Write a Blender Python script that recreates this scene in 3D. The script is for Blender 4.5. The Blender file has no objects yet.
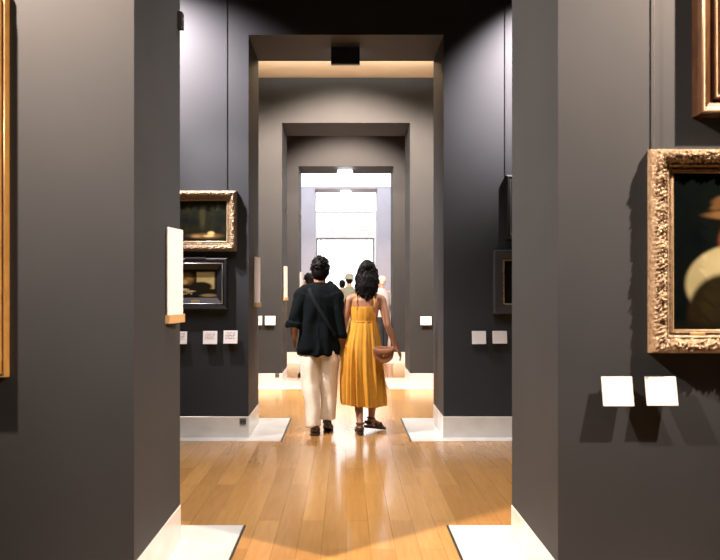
import bpy, bmesh, math, random
from math import pi, sin, cos, radians
from mathutils import Vector, Matrix, noise

random.seed(7)
C = bpy.context.scene.collection
SC = bpy.context.scene

# ------------------------------------------------------------------ camera
F = 820.0            # focal length in pixels (frame 720 x 560)
CH = 1.416           # camera height
VX, VY = 346.0, 291.0
cam_d = bpy.data.cameras.new('camera')
cam = bpy.data.objects.new('camera', cam_d)
C.objects.link(cam)
cam.location = (0, 0, CH)
cam.rotation_euler = (pi / 2, 0, 0)
cam_d.sensor_fit = 'HORIZONTAL'
cam_d.sensor_width = 36
cam_d.lens = F / 720 * 36
cam_d.shift_x = (360 - VX) / 720
cam_d.shift_y = (VY - 280) / 720
cam_d.clip_start = 0.05
cam_d.dof.use_dof = True
cam_d.dof.focus_distance = 8.2
cam_d.dof.aperture_fstop = 4.0
SC.camera = cam

# ------------------------------------------------------------------ world and exposure
SC.view_settings.view_transform = 'Standard'
SC.view_settings.look = 'None'
SC.view_settings.exposure = 0.0
SC.view_settings.gamma = 1.0
SC.view_settings.use_curve_mapping = False
w = bpy.data.worlds.new('sky'); SC.world = w
w.use_nodes = True
bg = w.node_tree.nodes['Background']
bg.inputs[0].default_value = (0.95, 0.97, 1.0, 1)
bg.inputs[1].default_value = 3.0
SC.cycles.use_denoising = True
SC.cycles.max_bounces = 8
SC.cycles.sample_clamp_indirect = 6.0

WARM = (1.0, 0.735, 0.565)
NEUT = (1.0, 0.92, 0.86)
COOL = (0.80, 0.90, 1.0)

def spot(name, loc, target, power, angle, blend=0.6, color=WARM, radius=0.04):
    d = bpy.data.lights.new(name, 'SPOT')
    d.energy = power; d.spot_size = radians(angle); d.spot_blend = blend
    d.color = color; d.shadow_soft_size = radius
    o = bpy.data.objects.new(name, d); C.objects.link(o)
    o.location = loc
    o.rotation_euler = (Vector(target) - Vector(loc)).to_track_quat('-Z', 'Y').to_euler()
    return o

def area(name, loc, target, power, sx, sy, color=NEUT, spread=180):
    d = bpy.data.lights.new(name, 'AREA')
    d.shape = 'RECTANGLE'; d.size = sx; d.size_y = sy
    d.energy = power; d.color = color; d.spread = radians(spread)
    o = bpy.data.objects.new(name, d); C.objects.link(o)
    o.location = loc
    o.rotation_euler = (Vector(target) - Vector(loc)).to_track_quat('-Z', 'Y').to_euler()
    return o

# planes of the enfilade: front face and back face of every cross wall
Z1, Z2, Z3, Z4, Z5 = 3.636, 7.906, 12.04, 16.23, 24.74
TH = 1.0
B1, B2, B3, B4, B5 = 4.643, 8.81, 13.06, 17.25, 25.74
HW = 0.94            # half width of the openings
OH = 3.886           # height of the openings
CEIL = 4.55
RW = 3.2             # half width of the rooms
END = 32.0

# ceiling daylights of each room (soft, pointing down)
area('laylight_near_room', (0, 1.6, CEIL - .02), (0, 1.6, 0), 10, 2.0, 1.6, COOL, 110)
area('laylight_room', (0, 5.7, CEIL - .02), (0, 5.7, 0), 95, 2.4, 1.6, NEUT, 90)
area('laylight_room', (0, 10.1, CEIL - .02), (0, 10.1, 0), 95, 1.6, 1.2, NEUT, 65)
area('laylight_room', (0, 14.4, CEIL - .02), (0, 14.4, 0), 70, 1.6, 1.4, NEUT, 75)
# track spots washing the walls
spot('track_spot', (-2.45, 2.35, 4.4), (-1.05, Z1, 2.9), 3200, 82, 1.0, WARM, 0.05)
spot('track_spot', (2.75, 2.35, 4.1), (1.15, Z1, 2.3), 2000, 84, 1.0, WARM, 0.035)
spot('track_spot', (-2.3, 7.05, 4.4), (-1.65, Z2, 3.45), 1900, 76, 1.0, (1, .83, .81), 0.05)
spot('track_spot', (2.5, 7.1, 4.4), (1.95, Z2, 3.65), 2700, 58, 0.8, (1, .83, .80), 0.05)
spot('track_spot', (0.0, 9.9, 4.15), (0.0, Z3, 2.5), 1700, 92, 0.5, WARM, 0.05)
spot('track_spot', (-2.2, 9.9, 4.15), (-1.0, Z3, 2.2), 700, 80, 0.6, WARM, 0.05)
spot('track_spot', (2.2, 9.9, 4.15), (1.0, Z3, 2.2), 700, 80, 0.6, WARM, 0.05)
spot('track_spot', (0.0, 14.0, 4.15), (0.0, Z4, 2.6), 1350, 92, 0.5, WARM, 0.05)
# spot that lights the strolling couple from the left behind them
spot('track_spot', (-2.6, 6.9, 4.25), (0.1, 8.2, 1.0), 640, 28, 0.7, (1, .93, .86), 0.06)
# added fill uplight, no fixture, brightening the ceiling of the second room
area('ceiling_fill', (0, 10.1, 4.275), (0, 11.1, 5.115), 110, 3.0, 0.15, (1, .85, .68), 80)

# ------------------------------------------------------------------ helpers
def mat(name, color, rough=0.6, metal=0.0, spec=0.5, coat=0.0, sheen=0.0):
    m = bpy.data.materials.new(name); m.use_nodes = True
    b = m.node_tree.nodes['Principled BSDF']
    b.inputs['Base Color'].default_value = (*color, 1)
    b.inputs['Roughness'].default_value = rough
    b.inputs['Metallic'].default_value = metal
    b.inputs['Specular IOR Level'].default_value = spec
    b.inputs['Coat Weight'].default_value = coat
    b.inputs['Sheen Weight'].default_value = sheen
    return m

def noisy(name, c1, c2, scale=5.0, rough=0.6, metal=0.0, spec=0.5, bump=0.0, bscale=None, stretch=(1, 1, 1), coat=0.0, detail=4.0):
    m = mat(name, c1, rough, metal, spec, coat)
    nt = m.node_tree; N = nt.nodes; L = nt.links; b = N['Principled BSDF']
    tc = N.new('ShaderNodeTexCoord'); mp = N.new('ShaderNodeMapping')
    mp.inputs['Scale'].default_value = stretch
    L.new(tc.outputs['Object'], mp.inputs['Vector'])
    nz = N.new('ShaderNodeTexNoise'); nz.inputs['Scale'].default_value = scale; nz.inputs['Detail'].default_value = detail
    L.new(mp.outputs[0], nz.inputs['Vector'])
    rp = N.new('ShaderNodeValToRGB')
    rp.color_ramp.elements[0].position = 0.3; rp.color_ramp.elements[0].color = (*c1, 1)
    rp.color_ramp.elements[1].position = 0.7; rp.color_ramp.elements[1].color = (*c2, 1)
    L.new(nz.outputs['Fac'], rp.inputs[0]); L.new(rp.outputs[0], b.inputs['Base Color'])
    if bump:
        n2 = N.new('ShaderNodeTexNoise'); n2.inputs['Scale'].default_value = bscale or scale * 6; n2.inputs['Detail'].default_value = 6
        L.new(mp.outputs[0], n2.inputs['Vector'])
        bp = N.new('ShaderNodeBump'); bp.inputs['Strength'].default_value = bump; bp.inputs['Distance'].default_value = 0.01
        L.new(n2.outputs['Fac'], bp.inputs['Height']); L.new(bp.outputs[0], b.inputs['Normal'])
    return m

def obj(name, bm_or_me, m=None, parent=None, smooth=False):
    if isinstance(bm_or_me, bmesh.types.BMesh):
        me = bpy.data.meshes.new(name)
        bmesh.ops.recalc_face_normals(bm_or_me, faces=bm_or_me.faces)
        bm_or_me.to_mesh(me); bm_or_me.free()
    else:
        me = bm_or_me; me.name = name
    if m:
        me.materials.clear(); me.materials.append(m)
    if smooth:
        for p in me.polygons: p.use_smooth = True
    o = bpy.data.objects.new(name, me); C.objects.link(o)
    if parent: o.parent = parent
    return o

def tag(o, label, cat, group=None):
    o['label'] = label; o['category'] = cat
    if group: o['group'] = group
    return o

def thing(name, label, cat, loc=(0, 0, 0), group=None, rz=0):
    o = bpy.data.objects.new(name, None); C.objects.link(o)
    o.location = loc; o.rotation_euler = (0, 0, rz)
    o.empty_display_size = 0.1
    return tag(o, label, cat, group)

def struct(name, bm, m):
    o = obj(name, bm, m); o['kind'] = 'structure'; return o

def box(bm, x0, x1, y0, y1, z0, z1, bevel=0.0):
    r = bmesh.ops.create_cube(bm, size=1.0)
    vs = r['verts']
    for v in vs:
        v.co = Vector(((x0 + x1) / 2 + v.co.x * (x1 - x0), (y0 + y1) / 2 + v.co.y * (y1 - y0), (z0 + z1) / 2 + v.co.z * (z1 - z0)))
    if bevel:
        es = list({e for v in vs for e in v.link_edges})
        bmesh.ops.bevel(bm, geom=es, offset=bevel, segments=2, affect='EDGES', profile=0.6)
    return bm

def loft(bm, rings, cap=True, closed=True):
    """rings: list of lists of Vector, same count"""
    vr = [[bm.verts.new(p) for p in r] for r in rings]
    n = len(vr[0])
    for a, b in zip(vr[:-1], vr[1:]):
        for i in range(n if closed else n - 1):
            j = (i + 1) % n
            bm.faces.new((a[i], a[j], b[j], b[i]))
    if cap:
        bm.faces.new(vr[0][::-1]); bm.faces.new(vr[-1])
    return vr

def ell(bm, c, r, rot=None, seg=16):
    res = bmesh.ops.create_uvsphere(bm, u_segments=seg, v_segments=max(8, seg // 2 + 2), radius=1.0)
    M = Matrix.Translation(Vector(c)) @ (rot.to_4x4() if rot else Matrix()) @ Matrix.Diagonal((*r, 1))
    for v in res['verts']: v.co = M @ v.co

def tube(bm, pts, rad, seg=12, flat=1.0, ref=Vector((0, 1, 0)), ends=True):
    """swept tube with a radius (or (rx,ry)) for each point and rounded ends"""
    pts = [Vector(p) for p in pts]
    rings = []
    n = len(pts)
    for i, p in enumerate(pts):
        if i == 0: t = pts[1] - pts[0]
        elif i == n - 1: t = pts[-1] - pts[-2]
        else: t = (pts[i + 1] - pts[i - 1])
        t.normalize()
        s = ref.cross(t)
        if s.length < 1e-3: s = Vector((1, 0, 0)).cross(t)
        s.normalize(); u = t.cross(s).normalized()
        r = rad[i]
        rx, ry = r if isinstance(r, tuple) else (r, r * flat)
        if ends and i == 0:
            for k in (0.92, 0.6):
                q = p - t * (min(rx, ry) * k)
                f = math.sqrt(max(0, 1 - k * k))
                rings.append([q + s * cos(a) * rx * f + u * sin(a) * ry * f for a in [2 * pi * j / seg for j in range(seg)]])
        rings.append([p + s * cos(a) * rx + u * sin(a) * ry for a in [2 * pi * j / seg for j in range(seg)]])
        if ends and i == n - 1:
            for k in (0.6, 0.92):
                q = p + t * (min(rx, ry) * k)
                f = math.sqrt(max(0, 1 - k * k))
                rings.append([q + s * cos(a) * rx * f + u * sin(a) * ry * f for a in [2 * pi * j / seg for j in range(seg)]])
    loft(bm, rings)

def spline(pts, n):
    """Catmull-Rom through (x,y,z,...) tuples"""
    out = []
    P = [pts[0]] + list(pts) + [pts[-1]]
    segs = len(pts) - 1
    for k in range(n):
        f = k / (n - 1) * segs; i = min(int(f), segs - 1); t = f - i
        a, b, c, d = P[i], P[i + 1], P[i + 2], P[i + 3]
        out.append(tuple(0.5 * (2 * b[q] + (c[q] - a[q]) * t + (2 * a[q] - 5 * b[q] + 4 * c[q] - d[q]) * t * t + (3 * b[q] - a[q] - 3 * c[q] + d[q]) * t ** 3) for q in range(len(b))))
    return out

def remesh(bm, voxel, smooth_it=3, fac=0.5, disp=None):
    """union of all overlapping shells of bm as ONE continuous surface"""
    me = bpy.data.meshes.new('tmp')
    bmesh.ops.recalc_face_normals(bm, faces=bm.faces)
    bm.to_mesh(me); bm.free()
    o = bpy.data.objects.new('tmp', me); C.objects.link(o)
    r = o.modifiers.new('r', 'REMESH'); r.mode = 'VOXEL'; r.voxel_size = voxel; r.use_smooth_shade = True
    if smooth_it:
        s = o.modifiers.new('s', 'SMOOTH'); s.iterations = smooth_it; s.factor = fac
    dg = bpy.context.evaluated_depsgraph_get()
    out = bpy.data.meshes.new_from_object(o.evaluated_get(dg))
    bpy.data.objects.remove(o); bpy.data.meshes.remove(me)
    if disp:
        nr = [v.normal.copy() for v in out.vertices]
        for v, nn in zip(out.vertices, nr):
            v.co += nn * disp(v.co)
        out.update()
    for p in out.polygons: p.use_smooth = True
    return out

# ------------------------------------------------------------------ materials
M_wall = noisy('dark_grey_wall_paint', (0.0205, 0.0255, 0.0310), (0.0238, 0.0290, 0.0350), 3.0, 0.62, spec=0.35, bump=0.04, bscale=220)
M_pale_wall = noisy('pale_lavender_wall_paint', (0.44, 0.45, 0.54), (0.48, 0.49, 0.58), 3.0, 0.6, spec=0.3)
M_white_wall = noisy('white_wall_paint', (0.80, 0.80, 0.80), (0.84, 0.84, 0.84), 3.0, 0.6, spec=0.3)
M_ceil = noisy('beige_ceiling_paint', (0.74, 0.62, 0.46), (0.78, 0.66, 0.50), 2.0, 0.8, spec=0.2)
M_stone = noisy('white_limestone', (0.60, 0.58, 0.55), (0.70, 0.68, 0.65), 4.5, 0.22, spec=0.5, stretch=(1, 1, 2))
M_metalstrip = mat('dark_bronze_strip', (0.05, 0.055, 0.05), 0.4, 0.6)
M_black = mat('black_plastic', (0.012, 0.013, 0.014), 0.45)
M_white = mat('white_card', (0.82, 0.81, 0.80), 0.55)
M_steel = mat('steel_cable', (0.05, 0.05, 0.055), 0.5, 0.3)
M_oak = noisy('pale_oak', (0.42, 0.27, 0.12), (0.55, 0.38, 0.19), 30, 0.45, stretch=(1, 1, 6))

def floor_material():
    m = mat('oak_plank_floor', (0.5, 0.27, 0.1), 0.2, coat=0.45)
    m.node_tree.nodes['Principled BSDF'].inputs['Coat Roughness'].default_value = 0.13
    nt = m.node_tree; N = nt.nodes; L = nt.links; b = N['Principled BSDF']
    tc = N.new('ShaderNodeTexCoord'); mp = N.new('ShaderNodeMapping')
    mp.inputs['Rotation'].default_value = (0, 0, pi / 2)
    L.new(tc.outputs['Object'], mp.inputs['Vector'])
    br = N.new('ShaderNodeTexBrick')
    br.offset = 0.37; br.offset_frequency = 2; br.squash = 1.0
    br.inputs['Scale'].default_value = 1.0
    br.inputs['Brick Width'].default_value = 1.5; br.inputs['Row Height'].default_value = 0.135
    br.inputs['Mortar Size'].default_value = 0.0016; br.inputs['Mortar Smooth'].default_value = 0.4
    br.inputs['Bias'].default_value = 0.0
    br.inputs['Color1'].default_value = (0.55, 0.29, 0.092, 1)
    br.inputs['Color2'].default_value = (0.42, 0.212, 0.062, 1)
    br.inputs['Mortar'].default_value = (0.26, 0.12, 0.035, 1)
    L.new(mp.outputs[0], br.inputs['Vector'])
    mp2 = N.new('ShaderNodeMapping'); mp2.inputs['Scale'].default_value = (14, 1.0, 1)
    L.new(tc.outputs['Object'], mp2.inputs['Vector'])
    nz = N.new('ShaderNodeTexNoise'); nz.inputs['Scale'].default_value = 3.0; nz.inputs['Detail'].default_value = 6; nz.inputs['Distortion'].default_value = 0.6
    L.new(mp2.outputs[0], nz.inputs['Vector'])
    rp = N.new('ShaderNodeValToRGB')
    rp.color_ramp.elements[0].position = 0.3; rp.color_ramp.elements[0].color = (0.88, 0.86, 0.84, 1)
    rp.color_ramp.elements[1].position = 0.7; rp.color_ramp.elements[1].color = (1.04, 1.04, 1.05, 1)
    L.new(nz.outputs['Fac'], rp.inputs[0])
    mx = N.new('ShaderNodeMix'); mx.data_type = 'RGBA'; mx.blend_type = 'MULTIPLY'; mx.inputs[0].default_value = 1.0
    L.new(br.outputs['Color'], mx.inputs[6]); L.new(rp.outputs[0], mx.inputs[7])
    L.new(mx.outputs[2], b.inputs['Base Color'])
    n2 = N.new('ShaderNodeTexNoise'); n2.inputs['Scale'].default_value = 1.3; n2.inputs['Detail'].default_value = 3
    L.new(tc.outputs['Object'], n2.inputs['Vector'])
    mr = N.new('ShaderNodeMapRange'); mr.inputs['To Min'].default_value = 0.20; mr.inputs['To Max'].default_value = 0.30
    L.new(n2.outputs['Fac'], mr.inputs['Value']); L.new(mr.outputs[0], b.inputs['Roughness'])
    bp = N.new('ShaderNodeBump'); bp.inputs['Strength'].default_value = 0.12; bp.inputs['Distance'].default_value = 0.004
    L.new(nz.outputs['Fac'], bp.inputs['Height'])
    bp2 = N.new('ShaderNodeBump'); bp2.inputs['Strength'].default_value = 0.25; bp2.inputs['Distance'].default_value = 0.002; bp2.invert = True
    L.new(br.outputs['Fac'], bp2.inputs['Height']); L.new(bp.outputs[0], bp2.inputs['Normal'])
    L.new(bp2.outputs[0], b.inputs['Normal'])
    b.inputs['Specular IOR Level'].default_value = 0.6
    return m
M_floor = floor_material()

def text_material(name, base, ink, rows, cols, lo, hi):
    """white card with rows of tiny illegible print, generated coordinates"""
    m = mat(name, base, 0.5)
    nt = m.node_tree; N = nt.nodes; L = nt.links; b = N['Principled BSDF']
    tc = N.new('ShaderNodeTexCoord'); sp = N.new('ShaderNodeSeparateXYZ')
    L.new(tc.outputs['UV'], sp.inputs[0])
    def mth(op, a, bb=None, c=None):
        n = N.new('ShaderNodeMath'); n.operation = op
        for i, q in enumerate((a, bb, c)):
            if q is None: continue
            if isinstance(q, (int, float)): n.inputs[i].default_value = q
            else: L.new(q, n.inputs[i])
        return n.outputs[0]
    fr = mth('FRACT', mth('MULTIPLY', sp.outputs[1], rows))
    row = mth('MULTIPLY', mth('GREATER_THAN', fr, 0.35), mth('LESS_THAN', fr, 0.75))
    cm = N.new('ShaderNodeCombineXYZ')
    L.new(mth('MULTIPLY', sp.outputs[0], cols), cm.inputs[0])
    L.new(mth('MULTIPLY', mth('FLOOR', mth('MULTIPLY', sp.outputs[1], rows)), 7.3), cm.inputs[1])
    nz = N.new('ShaderNodeTexNoise'); nz.inputs['Scale'].default_value = 1.0; nz.inputs['Detail'].default_value = 1
    L.new(cm.outputs[0], nz.inputs['Vector'])
    ink_f = mth('MULTIPLY', row, mth('GREATER_THAN', nz.outputs['Fac'], 0.47))
    inside = mth('MULTIPLY', mth('GREATER_THAN', sp.outputs[0], 0.12), mth('LESS_THAN', sp.outputs[0], 0.82))
    inside = mth('MULTIPLY', inside, mth('MULTIPLY', mth('GREATER_THAN', sp.outputs[1], lo), mth('LESS_THAN', sp.outputs[1], hi)))
    f = mth('MULTIPLY', ink_f, inside)
    mx = N.new('ShaderNodeMix'); mx.data_type = 'RGBA'
    L.new(f, mx.inputs[0]); mx.inputs[6].default_value = (*base, 1); mx.inputs[7].default_value = (*ink, 1)
    L.new(mx.outputs[2], b.inputs['Base Color'])
    return m
M_label = text_material('printed_label_card', (0.88, 0.87, 0.87), (0.14, 0.14, 0.14), 9, 14, 0.3, 0.85)
M_label_faint = text_material('faintly_printed_label_card', (0.74, 0.73, 0.73), (0.66, 0.65, 0.65), 12, 26, 0.3, 0.9)
M_sheet = text_material('printed_room_sheet', (0.80, 0.79, 0.80), (0.72, 0.71, 0.72), 26, 16, 0.05, 0.95)

def glass_material():
    m = bpy.data.materials.new('clear_glass'); m.use_nodes = True
    nt = m.node_tree; N = nt.nodes; L = nt.links
    N.remove(N['Principled BSDF'])
    t = N.new('ShaderNodeBsdfTransparent'); t.inputs[0].default_value = (0.97, 0.98, 0.98, 1)
    g = N.new('ShaderNodeBsdfGlossy'); g.inputs['Roughness'].default_value = 0.02
    fz = N.new('ShaderNodeFresnel'); fz.inputs[0].default_value = 1.3
    mx = N.new('ShaderNodeMixShader')
    L.new(fz.outputs[0], mx.inputs[0]); L.new(t.outputs[0], mx.inputs[1]); L.new(g.outputs[0], mx.inputs[2])
    L.new(mx.outputs[0], N['Material Output'].inputs[0])
    return m
M_glass = glass_material()

# ------------------------------------------------------------------ the setting
bm = bmesh.new(); box(bm, -RW - .3, RW + .3, -1.5, END + 6, -0.2, 0); struct('floor', bm, M_floor)
bm = bmesh.new(); box(bm, -RW - .3, RW + .3, Z2 + .4, B4 - .5, CEIL, CEIL + .2); struct('ceiling', bm, M_ceil)
bm = bmesh.new(); box(bm, -RW - .3, RW + .3, -1.5, Z2 + .4, CEIL, CEIL + .2); struct('ceiling_near', bm, M_wall)  # dark paint put on this unseen ceiling to cut bounced light
bm = bmesh.new(); 
# glowing panels added in the far ceilings to turn them white and bright
M_ceiling_glow = bpy.data.materials.new('glowing_ceiling_panel'); M_ceiling_glow.use_nodes = True
b_ = M_ceiling_glow.node_tree.nodes['Principled BSDF']
b_.inputs['Base Color'].default_value = (.8, .8, .8, 1)
b_.inputs['Emission Color'].default_value = (.97, .98, 1, 1); b_.inputs['Emission Strength'].default_value = 2.5
for x0, x1, y0, y1 in ((-RW - .3, -2.7, B4 - .5, END + .3), (2.7, RW + .3, B4 - .5, END + .3), (-2.7, 2.7, B4 - .5, 19.0), (-2.7, 2.7, Z5 - .02, B5 + .3)):
    bm = bmesh.new(); box(bm, x0, x1, y0, y1, CEIL, CEIL + .2); struct('ceiling_far', bm, M_white_wall)
bm = bmesh.new(); box(bm, -RW - .3, -RW, -1.5, B4, 0, CEIL); struct('wall_left', bm, M_wall)
bm = bmesh.new(); box(bm, RW, RW + .3, -1.5, B4, 0, CEIL); struct('wall_right', bm, M_wall)
bm = bmesh.new(); box(bm, -RW - .3, -RW, B4, END + .3, 0, CEIL); struct('wall_far_left', bm, M_white_wall)
bm = bmesh.new(); box(bm, RW, RW + .3, B4, END + .3, 0, CEIL); struct('wall_far_right', bm, M_white_wall)
bm = bmesh.new(); box(bm, -RW - .3, RW + .3, -1.8, -1.5, 0, CEIL); struct('wall_back', bm, M_wall)

def cross_wall(name, y0, y1, oh, m):
    for sd, x0, x1, z0 in (('left', -RW, -HW, 0), ('right', HW, RW, 0), ('lintel', -HW, HW, oh)):
        bm = bmesh.new(); box(bm, x0, x1, y0, y1, z0, CEIL); struct('wall_%s_%s' % (name, sd), bm, m)
cross_wall('first', Z1, B1, OH, M_wall)
cross_wall('second', Z2, B2, OH, M_wall)
cross_wall('third', Z3, B3, OH, M_wall)
cross_wall('fourth', Z4, B4, OH, M_wall)
cross_wall('fifth', Z5, B5, 4.50, M_pale_wall)

BH, BT = 0.206, 0.004
for nm, y0, y1 in (('first', Z1, B1), ('second', Z2, B2), ('third', Z3, B3), ('fourth', Z4, B4), ('fifth', Z5, B5)):
    for sd, s in (('left', -1), ('right', 1)):
        bm = bmesh.new()
        # wraps the pier: front, jamb and back, mitred with the jamb as one stone skirting
        x_in, x_out = s * (HW - BT), s * RW
        prof = [(x_out, y0 - BT), (x_in, y0 - BT), (x_in, y1 + BT), (x_out, y1 + BT)]
        rings = []
        for z in (0.004, BH - .004):
            rings.append([Vector((x, y, z)) for x, y in prof])
        rings.append([Vector((x - s * (-.004), y + (.004 if y < (y0 + y1) / 2 else -.004), BH)) for x, y in prof])
        loft(bm, rings)
        struct('baseboard_%s_%s' % (nm, sd), bm, M_stone)
        # stone border in the floor along the pier
        bm = bmesh.new()
        xi = s * 0.617
        a, b = (xi, x_out) if s > 0 else (x_out, xi)
        box(bm, a, b, y0 - 0.19, y1 + 0.30, -0.05, 0.004)
        struct('trim_threshold_%s_%s' % (nm, sd), bm, M_stone)
        bm = bmesh.new()
        a, b = sorted((xi, xi - s * 0.014))
        box(bm, a, b, y0 - 0.19, y1 + 0.30, -0.05, 0.0055)
        struct('trim_strip_%s_%s' % (nm, sd), bm, M_metalstrip)

# end of the hall: ledge, glazed door and windows under a bright sky
bm = bmesh.new()
box(bm, -RW, -1.16, END, END + .3, 0, CEIL); box(bm, 1.10, RW, END, END + .3, 0, CEIL)
struct('wall_end', bm, M_white_wall)
M_doorframe = mat('grey_metal_frame', (0.10, 0.10, 0.11), 0.4, 0.3)
bm = bmesh.new()
box(bm, -1.16, -1.11, END, END + .08, 0, 3.48); box(bm, 1.05, 1.10, END, END + .08, 0, 3.48); box(bm, -1.11, 1.05, END, END + .08, 3.42, 3.48)
box(bm, -1.00, -0.96, END + .02, END + .06, 0, 3.42)
o = struct('door_1', bm, M_doorframe)
bm = bmesh.new(); box(bm, -1.11, 1.05, END + .03, END + .042, 0, 3.42); g = obj('pane', bm, M_glass, o)
bm = bmesh.new(); box(bm, -1.16, 1.10, END - .1, END + .3, 3.50, 3.84); struct('trim_ledge', bm, noisy('pale_stone_ledge', (.60, .57, .56), (.86, .84, .84), 2.2, .5))
bm = bmesh.new(); box(bm, -1.16, 1.10, END + .02, END + .08, 4.47, 4.51); o = struct('window_1', bm, M_doorframe)
bm = bmesh.new(); box(bm, -1.16, 1.10, END + .03, END + .042, 3.84, CEIL); obj('pane', bm, M_glass, o)

# ------------------------------------------------------------------ paintings
M_gilt = noisy('worn_gilding', (0.44, 0.35, 0.235), (0.15, 0.095, 0.050), 70, 0.42, 0.3, bump=0.3, bscale=160)
M_gilt_bright = noisy('bright_gilding', (0.62, 0.35, 0.09), (0.45, 0.24, 0.05), 14, 0.35, 0.35)
M_gilt_pale = noisy('pale_gilding', (0.48, 0.37, 0.23), (0.32, 0.23, 0.12), 30, 0.42, 0.4)
M_brownwood = noisy('gilded_brown_wood', (0.040, 0.017, 0.008), (0.085, 0.042, 0.018), 16, 0.28, 0.25, stretch=(4, 1, .6), coat=0.4)
M_palegold = mat('pale_polished_gold_edge', (0.50, 0.40, 0.26), 0.35, 0.5)
M_ebony = mat('black_stained_wood', (0.016, 0.017, 0.020), 0.35, coat=0.3)
M_silver = mat('silvered_moulding', (0.45, 0.47, 0.50), 0.3, 0.8)
M_greywood = mat('dark_grey_painted_frame', (0.035, 0.038, 0.043), 0.55)
M_darkslot = mat('dark_brown_groove', (0.05, 0.02, 0.012), 0.6)
M_brass = mat('brass_plaque', (0.62, 0.46, 0.22), 0.35, 0.6)

def sweep_frame(bm, cx, cz, w, h, band, yw, prof, relief=None, per_m=260, nt=26):
    """mitred moulding: prof(t) height off the wall for t=0 (outer) .. 1 (inner)"""
    rings = []
    ns_w = max(2, int(w * per_m)); ns_h = max(2, int(h * per_m))
    if relief is None: ns_w = ns_h = 2
    for it in range(-1, nt + 2):
        t = min(max(it / nt, 0), 1)
        hw, hh = w / 2 - band * t, h / 2 - band * t
        ring = []
        for side in range(4):
            n = ns_w if side % 2 == 0 else ns_h
            for k in range(n):
                f = k / n * 2 - 1
                if side == 0: x, z, s, L = f * hw, -hh, f * hw, hw
                elif side == 1: x, z, s, L = hw, f * hh, f * hh, hh
                elif side == 2: x, z, s, L = -f * hw, hh, f * hw, hw
                else: x, z, s, L = -hw, -f * hh, f * hh, hh
                d = prof(t)
                if relief: d += relief(s, t, L - abs(s), side)
                if it == -1: d = 0.0
                if it == nt + 1: d = min(0.012, d)
                ring.append(Vector((cx + x, yw - d, cz + z)))
        rings.append(ring)
    loft(bm, rings, cap=False)

def interp(tab):
    def f(t):
        for (a, va), (b, vb) in zip(tab[:-1], tab[1:]):
            if t <= b: return va + (vb - va) * ((t - a) / (b - a) if b > a else 0)
        return tab[-1][1]
    return f

def leaf_relief(amp, t0, t1, period=0.11, seed=0.0):
    """carved scrolling foliage between t0 and t1, bigger bosses near the corners"""
    def f(s, t, dc, side):
        if t < t0 or t > t1:
            return 0.0
        q = (t - t0) / (t1 - t0); e = min(1, 7 * q, 7 * (1 - q))
        u = s / period; v = (t - t0) / (t1 - t0)
        scroll = sin(2 * pi * u + 3.2 * sin(pi * v)) * cos(pi * (v - .5) * 1.6)
        leaf = abs(sin(2 * pi * u * 2 + 5 * v)) * 0.8
        n = 1.25 * noise.noise(Vector((s * 85 + seed, v * 6.0, side * 9.1))) + 0.9 * noise.noise(Vector((s * 190, v * 13 + seed, side * 3.3)))
        boss = 1.0 * math.exp(-((dc - 0.03) / 0.045) ** 2) * sin(pi * v)
        mid = 0.6 * math.exp(-(s / 0.05) ** 2) * sin(pi * v)
        return amp * e * (0.45 * scroll + 0.5 * leaf - 0.35 + 0.75 * n + boss + mid)
    return f

def canvas(parent, cx, cz, w, h, y, fn, nx, nz, rough=0.45, name='canvas'):
    me = bpy.data.meshes.new(name)
    vs = [(cx - w / 2 + w * i / nx, y, cz - h / 2 + h * j / nz) for j in range(nz + 1) for i in range(nx + 1)]
    fs = [(j * (nx + 1) + i, j * (nx + 1) + i + 1, (j + 1) * (nx + 1) + i + 1, (j + 1) * (nx + 1) + i) for j in range(nz) for i in range(nx)]
    me.from_pydata(vs, [], fs)
    ca = me.color_attributes.new('paint', 'FLOAT_COLOR', 'POINT')
    k = 0
    for j in range(nz + 1):
        for i in range(nx + 1):
            ca.data[k].color = (*fn(i / nx, j / nz), 1); k += 1
    m = mat('oil_paint', (0, 0, 0), 0.8, spec=0.0)
    a = m.node_tree.nodes.new('ShaderNodeVertexColor'); a.layer_name = 'paint'
    m.node_tree.links.new(a.outputs[0], m.node_tree.nodes['Principled BSDF'].inputs['Base Color'])
    return obj(name, me, m, parent)

def sm(a, b, x):
    t = min(1, max(0, (x - a) / (b - a))); return t * t * (3 - 2 * t)
def blob(u, v, cu, cv, ru, rv, soft=0.25):
    d = math.hypot((u - cu) / ru, (v - cv) / rv); return 1 - sm(1 - soft, 1 + soft, d)
def lay(c, d, a): return tuple(x + (y - x) * a for x, y in zip(c, d))
def fbm(u, v, s, seed=0): return noise.noise(Vector((u * s, v * s, seed))) + .5 * noise.noise(Vector((u * s * 2.1, v * s * 2.1, seed + 5)))

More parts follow.
